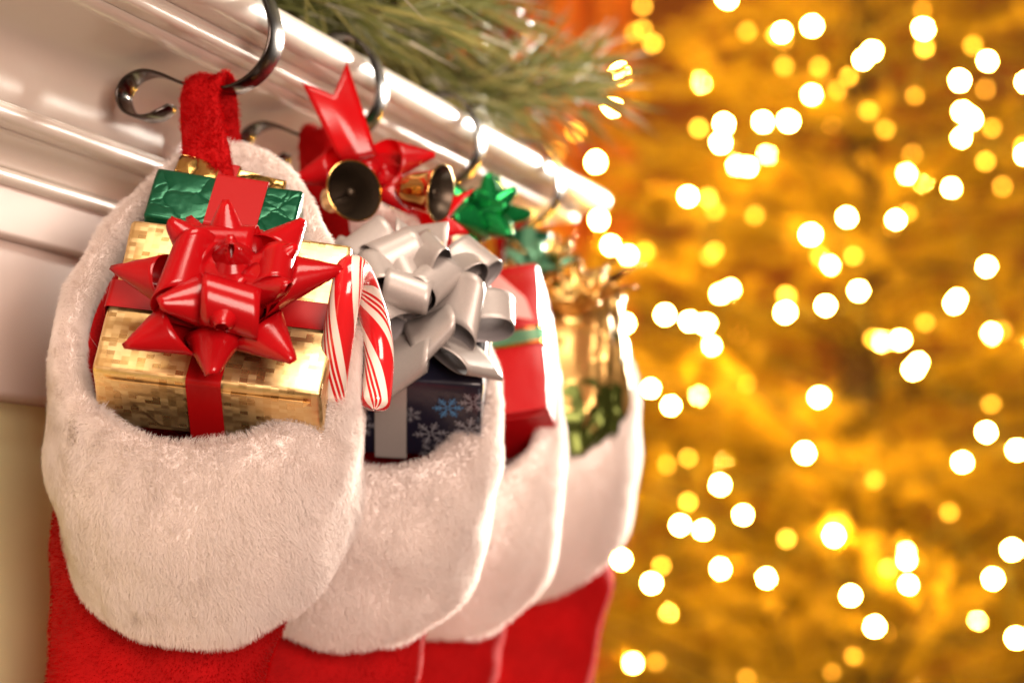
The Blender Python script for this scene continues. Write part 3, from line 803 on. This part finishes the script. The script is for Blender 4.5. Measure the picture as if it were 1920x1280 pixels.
ribbon_sheet('ribbon_tail', (P(782, 400, 1.515), P(800, 450, 1.515), P(893, 352, 1.508), P(880, 438, 1.508)), MAT['redbow'], bd, m=9, fork=0.45)
ori = P(690, 318, 1.520)
for ax, ln, sq, pp in ((Vector((-0.93, -0.1, -0.25)), 0.056, 0.6, 0.016), (Vector((0.95, 0.1, 0.12)), 0.050, 0.6, 0.016), (Vector((-0.5, -0.3, -0.8)), 0.045, 0.6, 0.016), (Vector((0.6, -0.1, -0.7)), 0.050, 0.6, 0.016)):
    V, f = cone_loop(ln, pp, 0.024, ori, ax, Vector((0, -1, 0.25)), sq)
    two_sided('bow_loop', V, f, [MAT['redbow']], bd)
V, f = lathe([(0.0002, -0.008), (0.006, -0.007), (0.009, 0.0), (0.006, 0.007), (0.0002, 0.008)], P(690, 318, 1.508), (0, 0, 1), 14); mesh_obj('knot', V, f, MAT['redbow'], bd)

# ================================================================== STOCKING 3: gifts
fl, fr_, bl = P(815, 796, 1.650), P(1030, 764, 1.640), P(780, 528, 1.698)
B5 = Box(fl, fr_, bl, 0.070)
g5 = thing('gift_box', B5.w(0, 0, -0.03), 'plain red gift with gold edged ribbon and green foil bow', 'gift')
box_part('box', B5, MAT['redpaper'], g5, 0.002, 0.001, 45)
hx, hy, hz = [q / 2 for q in B5.dim]
flat_poly('paper_flap', [B5.w(-hx + 0.004, -hy - 0.0012, hz - 0.004), B5.w(-0.01, -hy - 0.0012, -0.012), B5.w(hx - 0.004, -hy - 0.0012, hz - 0.004)][::-1], -B5.ey, 0.0008, MAT['redpaper'], g5)
B5w = Box(fl, fr_, bl, 0.070); B5w.dim = tuple(q + 0.003 for q in B5.dim)
band('ribbon', B5w, 1, 0.000, 0.009, MAT['mint'], g5)
band('ribbon_edge', B5w, 1, 0.000, 0.014, MAT['gold'], g5, th=0.0004)
flat_poly('gift_tag', [P(905, 490, 1.655), P(985, 560, 1.652), P(1000, 600, 1.650), P(930, 590, 1.650), P(895, 530, 1.652)][::-1], Vector((0.1, -0.8, 0.5)), 0.001, MAT['pink'], g5)
bow(P(890, 436, 1.645), Vector((0.35, -0.6, 0.7)), Vector((1, 0, 0)), g5, [MAT['greenbow']], [
    (5, 14, 0.048, 0.017, 10, 0.8, 0.0), (4, 48, 0.042, 0.017, 40, 0.85, 0.005)], 0.022, 77)

# ================================================================== STOCKING 4: foil gift
c4 = P(1045, 690, 1.885)
g6 = thing('foil_gift', c4 - UP * 0.07, 'crumpled gold foil gift with leafy green print in farthest stocking', 'gift')
bm = bmesh.new(); bmesh.ops.create_icosphere(bm, subdivisions=5, radius=1)
pts = np.array([tuple(v.co) for v in bm.verts])
rid = np.abs(snoise(pts, 5.5, 501)) + 0.6 * np.abs(snoise(pts, 12, 502))
for v, q, p3 in zip(bm.verts, rid, pts):
    k = 1 + 0.10 * (q - 0.5)
    x, y, z = [math.copysign(abs(a) ** 0.62, a) for a in p3]
    v.co = c4 + Vector((x * 0.052, y * 0.040 + 0.25 * z * 0.05, z * 0.072)) * k - root_of(g6)
me = bpy.data.meshes.new('wrapped_body'); bm.to_mesh(me); bm.free()
mprint, nt, b = new_mat('gold_green_leaf_print')
setin(b, Metallic=0.75, Roughness=0.28)
tc = nt.nodes.new('ShaderNodeTexCoord'); nz = nt.nodes.new('ShaderNodeTexNoise'); nz.inputs['Scale'].default_value = 42; nz.inputs['Detail'].default_value = 1; nz.inputs['Distortion'].default_value = 1.2
nt.links.new(tc.outputs['Object'], nz.inputs['Vector'])
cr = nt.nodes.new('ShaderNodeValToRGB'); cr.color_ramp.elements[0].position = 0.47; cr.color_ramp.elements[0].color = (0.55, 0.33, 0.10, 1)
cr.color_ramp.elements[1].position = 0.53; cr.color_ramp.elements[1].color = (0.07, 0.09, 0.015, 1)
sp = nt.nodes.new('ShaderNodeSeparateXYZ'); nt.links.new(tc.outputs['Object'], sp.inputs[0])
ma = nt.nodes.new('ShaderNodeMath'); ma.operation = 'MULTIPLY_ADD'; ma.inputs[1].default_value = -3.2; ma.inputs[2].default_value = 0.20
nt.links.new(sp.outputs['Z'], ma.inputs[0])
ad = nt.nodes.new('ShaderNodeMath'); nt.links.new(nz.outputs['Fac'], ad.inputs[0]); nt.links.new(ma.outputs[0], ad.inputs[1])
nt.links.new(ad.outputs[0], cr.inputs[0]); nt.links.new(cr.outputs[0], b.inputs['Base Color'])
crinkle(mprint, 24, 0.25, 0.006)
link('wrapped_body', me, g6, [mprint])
# gathered ruffle of foil on top
def ruffle(name, c, axis, R, H, folds, seed, mat, parent):
    axis = axis.normalized(); a = axis.orthogonal().normalized(); b_ = axis.cross(a); r = random.Random(seed); ph = [r.uniform(0, 6.28) for _ in range(4)]
    V = []; nu, nv = 14, 96
    for i in range(nu):
        s = i / (nu - 1)
        for j in range(nv):
            t = 2 * math.pi * j / nv
            rr = R * (0.16 + 0.84 * s ** 1.1) * (1 + 0.28 * s * math.sin(folds * t + ph[0]) + 0.14 * s * math.sin((folds * 2 + 1) * t + ph[1]))
            hh = H * (s + 0.22 * s * math.sin(folds * t + ph[2]) + 0.10 * s * math.sin(3 * t + ph[3]))
            V.append(c + axis * hh + (a * math.cos(t) + b_ * math.sin(t)) * rr)
    return two_sided(name, V, grid_faces(nu, nv, close_v=True), [mat], parent)
ruffle('foil_ruffle', P(1075, 590, 1.850), Vector((-0.05, -0.45, 0.9)), 0.040, 0.028, 9, 3, MAT['goldfoil'], g6)
ruffle('foil_ruffle', P(1000, 555, 1.86), Vector((-0.3, -0.35, 0.9)), 0.036, 0.028, 8, 8, MAT['goldfoil'], g6)
bow(P(1005, 520, 1.855), Vector((0.05, -0.5, 0.85)), Vector((1, 0, 0)), g6, [MAT['mint']], [(5, 25, 0.034, 0.011, 10, 0.6, 0.0), (3, 60, 0.028, 0.011, 60, 0.7, 0.004)], 0.016, 91)
fl, fr_, bl = P(948, 470, 1.90), P(1030, 478, 1.90), P(952, 425, 1.92)
B7 = Box(fl, fr_, bl, 0.03); g7 = thing('gift_box', B7.w(0, 0, -0.015), 'small green foil box at the back of the farthest stocking', 'gift')
box_part('box', B7, MAT['green'], g7, 0.002, 0.001, 65); band('ribbon', B7, 0, 0.0, 0.010, MAT['mint'], g7, th=0.0022)

# ================================================================== GARLAND
gl = thing('pine_garland', NB + N * -0.1 + M * 0.3 + UP * 0.33, 'frosted long needle pine garland lying along the mantel shelf', 'garland')
def sprig_mesh(name, seed, n=120):
    r = random.Random(seed); V = []; f = []; mi = []
    Ls = 0.13
    path = [Vector((i / 7 * Ls, 0.008 * math.sin(i * 0.6 + seed), 0.006 * math.cos(i * 0.5 + seed))) for i in range(8)]
    tv, tf, _ = tube(path, lambda t: 0.0022 * (1 - 0.6 * t), 6); V += tv; f += tf; mi += [3] * len(tf)
    for k in range(n):
        s = r.random() ** 0.8; b_ = path[int(s * 6.99)]
        az = r.uniform(0, 2 * math.pi); sp = math.radians(r.uniform(14, 58) * (1 - 0.35 * s))
        d = Vector((math.cos(sp), math.sin(sp) * math.cos(az), math.sin(sp) * math.sin(az)))
        L = r.uniform(0.055, 0.095); sag = Vector((0, 0, -1)) * L * r.uniform(0.0, 0.16)
        sd = d.cross(Vector((r.uniform(-1, 1), r.uniform(-1, 1), r.uniform(-1, 1)))).normalized()
        w = 0.00095; p1 = b_ + d * L * 0.62 + sag * 0.4; p2 = b_ + d * L + sag
        k0 = len(V); V += [b_ + sd * w, b_ - sd * w, p1 - sd * w, p1 + sd * w, p2]
        f += [(k0, k0 + 1, k0 + 2, k0 + 3), (k0 + 3, k0 + 2, k0 + 4)]
        c = 1 if r.random() < 0.35 else 0
        mi += [c, 2 if r.random() < 0.24 else c]
    me = bpy.data.meshes.new(name); me.from_pydata([tuple(v) for v in V], [], f)
    for q in ('needle', 'needle2', 'frost', 'bark'): me.materials.append(MAT[q])
    me.polygons.foreach_set('material_index', mi); me.update(); return me
SP = [sprig_mesh('sprig', s) for s in range(5)]
r = random.Random(5); off = root_of(gl)
for k in range(92):
    s = r.uniform(-0.42, 0.57)
    p = NB + M * s + N * (-0.105 + r.uniform(-0.055, 0.045)) + UP * (0.352 + r.uniform(0.0, 0.055) + 0.05 * max(0, 0.5 - s))
    d = M * r.uniform(0.35, 1.0) + N * r.uniform(-0.25, 0.62) + UP * r.uniform(-0.08, 0.42)
    if s > 0.42: d = M * r.uniform(0.4, 1) + N * r.uniform(-0.2, 0.5) + UP * r.uniform(-0.08, 0.15)
    o = bpy.data.objects.new('sprig', SP[k % 5]); COL.objects.link(o); o.parent = gl
    o.location = p - off; o.rotation_euler = d.to_track_quat('X', 'Z').to_euler(); o.rotation_euler.rotate_axis('X', r.uniform(0, 6.28))
    o.scale = (r.uniform(0.85, 1.15),) * 3
path = spline([NB + M * s + N * (-0.11 + 0.015 * math.sin(s * 9)) + UP * (0.345 + 0.01 * math.sin(s * 7)) for s in [-0.45 + i * 0.098 for i in range(12)]], 60)
V, f, _ = tube(path, 0.006, 8); mesh_obj('main_stem', V, f, MAT['bark'], gl)
for q, (ax, L_) in enumerate(((Vector((0.9, -0.2, 0.25)), 0.05), (Vector((-0.8, -0.3, 0.3)), 0.045), (Vector((0.2, -0.6, 0.8)), 0.05))):
    V, f = strap_loop(L_, 0.014, 0.024, P(925, 22, 1.97), ax, Vector((0, -0.3, 1)), twist=0.3)
    two_sided('ribbon_loop', V, f, [MAT['redbow']], gl)
# red berries and a red ribbon in the garland
for k, (u, v, Y) in enumerate([(905, 12, 1.97), (930, 36, 1.96), (955, 22, 1.99), (925, 4, 2.0), (948, 54, 1.98), (905, 46, 1.95), (972, 44, 2.0), (1060, 128, 2.05), (890, 80, 1.95)]):
    V, f = lathe([(0.0002, -0.010), (0.0055, -0.0085), (0.0095, -0.003), (0.0098, 0.002), (0.007, 0.0075), (0.0002, 0.0100)], P(u, v, Y), (0.2, -0.3, 1), 14)
    mesh_obj('berry', V, f, MAT['redbow'], gl)

# ================================================================== CHRISTMAS TREE
TX, TY, TB, TT = 0.80, 5.55, -1.0, 2.75
def trad(z): 
    t = min(1, max(0, (z - TB + 0.0) / (TT - TB))); return 1.22 * (1 - t ** 1.45) + 0.02
tree = thing('christmas_tree', (TX, TY, TB), 'large lit christmas tree glowing gold behind the stockings', 'tree')
V, f, _ = tube([Vector((TX, TY, TB + i * (TT - TB) / 10)) for i in range(11)], lambda t: 0.07 * (1 - 0.93 * t), 14); mesh_obj('trunk', V, f, MAT['bark'], tree)
def branch_mesh(name, seed):
    r = random.Random(seed); V = []; f = []; mi = []
    path = [Vector((i / 8, 0.03 * math.sin(i + seed), -0.05 * (i / 8) ** 2)) for i in range(9)]
    tv, tf, _ = tube(path, lambda t: 0.012 * (1 - 0.8 * t), 5); V += tv; f += tf; mi += [1] * len(tf)
    twigs = [(path[0], path[8])]
    for k in range(15):
        s = 0.18 + 0.8 * k / 15; b_ = path[int(s * 8)]
        sg = 1 if k % 2 else -1; L = 0.36 * (1.1 - 0.75 * s)
        twigs.append((b_, b_ + Vector((0.75, sg * r.uniform(0.5, 0.9), r.uniform(-0.15, 0.35))).normalized() * L))
    for a, e in twigs:
        L = (e - a).length; nn = int(150 * L) + 12; ax = (e - a).normalized()
        o1 = ax.orthogonal().normalized(); o2 = ax.cross(o1)
        for k in range(nn):
            p = a.lerp(e, r.random() ** 0.8); az = r.uniform(0, 6.283); sp = math.radians(r.uniform(30, 65))
            d = ax * math.cos(sp) + (o1 * math.cos(az) + o2 * math.sin(az)) * math.sin(sp); l = r.uniform(0.03, 0.055)
            sd = d.cross(Vector((r.uniform(-1, 1), r.uniform(-1, 1), r.uniform(-1, 1)))).normalized() * 0.0032
            k0 = len(V); V += [p + sd, p - sd, p + d * l]; f.append((k0, k0 + 1, k0 + 2)); mi.append(0)
    me = bpy.data.meshes.new(name); me.from_pydata([tuple(v) for v in V], [], f)
    for q in ('treeneedle', 'bark'): me.materials.append(MAT[q])
    me.polygons.foreach_set('material_index', mi); me.update(); return me
BR = [branch_mesh('branch', s) for s in range(4)]
r = random.Random(9); nb = 0; z = TB + 0.15
while z < TT - 0.1:
    R = trad(z); cnt = max(5, int(12 * R + 2))
    for k in range(cnt):
        az = 2 * math.pi * (k + r.random() * 0.6) / cnt + z * 7
        o = bpy.data.objects.new('branch', BR[nb % 4]); COL.objects.link(o); o.parent = tree; nb += 1
        L = R * r.uniform(0.86, 1.10)
        o.location = (0, 0, z - TB + r.uniform(-0.085, 0.085)); o.scale = (L, max(L, 0.4) * 0.8, max(L, 0.4) * 0.8)
        o.rotation_euler = (r.uniform(-0.3, 0.3), math.radians(r.uniform(-28, 16)), az)
    z += 0.165

# ---- string lights on the tree
bright = [(1148,200),(1117,305),(1290,368),(1403,313),(1352,268),(1357,232),(1430,228),(1479,228),(1523,49),(1466,62),(1618,112),(1635,97),(1732,55),(1852,115),(1800,152),(1805,210),(1820,222),(1803,258),(1784,353),(1587,407),(1521,440),(1679,412),(1350,551),(1473,585),(1548,573),(1610,545),(1247,590),(1293,602),(1322,608),(1334,648),(1850,500),(1795,560),(1790,568),(1688,637),(1722,680),(1712,692),(1145,460),(1178,478),(1172,606),(1535,745),(1258,760),(1508,848),(1350,908),(1393,965),(1275,984),(1318,993),(1564,1004),(1437,1084),(1222,1093),(1700,1050),(1703,1095),(1640,1174),(1595,1116),(1804,866),(1850,810),(1908,843),(1897,1030),(1862,1085),(1905,1195),(1360,-6),(1220,728),(1922,155),(1165,1048),(1922,290)]
mids = [(1205,12),(1205,55),(1223,82),(1310,240),(1733,90),(1848,303),(1637,635),(1475,1010),(1665,1065),(1080,248),(1455,66),(1600,480),(1918,275),(1327,372),(1475,555),(1340,470),(1290,858),(1290,940),(1240,1060)]
dims = [(1170,148),(1858,757),(1735,605),(1043,285),(1537,480),(1470,125),(1535,125),(1590,145),(1628,208),(1660,243),(1715,180),(1700,400),(1825,85),(1340,395),(1330,480),(1210,470),(1415,405),(1570,170),(1400,60),(1190,60),(1730,20),(1860,240),(1600,1230),(1400,1270),(1560,1260),(1780,960),(1250,870),(1640,900),(1880,620),(1400,720),(1230,1240)]
sl = thing('string_lights', (TX, TY - 0.9, TB + 0.4), 'warm white fairy lights strung over the christmas tree', 'string lights')
soff = root_of(sl)
bm = bmesh.new(); bmesh.ops.create_uvsphere(bm, u_segments=14, v_segments=9, radius=0.0062)
for v in bm.verts:
    if v.co.z > 0: v.co.z *= 1.35; v.co.x *= 1 - 8 * v.co.z; v.co.y *= 1 - 8 * v.co.z
base = bmesh.new()
bmes = []
for nm in ('bulb', 'bulb2', 'bulb3'):
    me = bpy.data.meshes.new('bulb'); bm.to_mesh(me); me.materials.append(MAT[nm]); me.polygons.foreach_set('use_smooth', [True] * len(me.polygons)); bmes.append(me)
bm.free(); base.free()
r = random.Random(3)
pos = []
def tree_hit(u, v, out):
    """nearest point where the line of sight meets the tree's outline grown by out"""
    dx, dz = (u - 960) / F, (HZ - v) / F
    y = 4.0
    while y < 6.2:
        if math.hypot(dx * y - TX, y - TY) < trad(dz * y) + out: return Vector((dx * y, y, dz * y))
        y += 0.01
    return Vector((dx * 5.5, 5.5, dz * 5.5))
for lst, me, out in ((bright, bmes[0], 0.07), (mids, bmes[1], 0.03), (dims, bmes[2], 0.03)):
    for u, v in lst:
        p = tree_hit(u, v, out + r.uniform(-0.02, 0.02)); pos.append(p)
        o = bpy.data.objects.new('bulb', me); COL.objects.link(o); o.parent = sl; o.location = p - soff
        o.rotation_euler = (r.uniform(0, 3), r.uniform(0, 3), 0); o.scale = (r.uniform(0.8, 1.2),) * 3
# bulbs round the tree outside the frame; deeper ones added to light needles
for k in range(90):
    az = r.uniform(-0.25, math.pi + 0.25); zz = r.uniform(TB + 0.3, TT - 0.4); q = trad(zz) * r.uniform(0.25, 0.85)
    p = Vector((TX + q * math.cos(az), TY + q * math.sin(az), zz))
    o = bpy.data.objects.new('bulb', bmes[0 if k % 3 else 1]); COL.objects.link(o); o.parent = sl; o.location = p - soff
pos.sort(key=lambda p: (round(p.z / 0.16), p.x if round(p.z / 0.16) % 2 else -p.x))
V = []; f = []
for a, b_ in zip(pos, pos[1:]):
    mid_ = (a + b_) / 2 + Vector((0, 0.03, -0.02)); tv, tf, _ = tube(spline([a, mid_, b_], 6), 0.0014, 4, False); k0 = len(V); V += tv; f += [tuple(i + k0 for i in q) for q in tf]
mesh_obj('wire', V, f, MAT['wire'], sl)
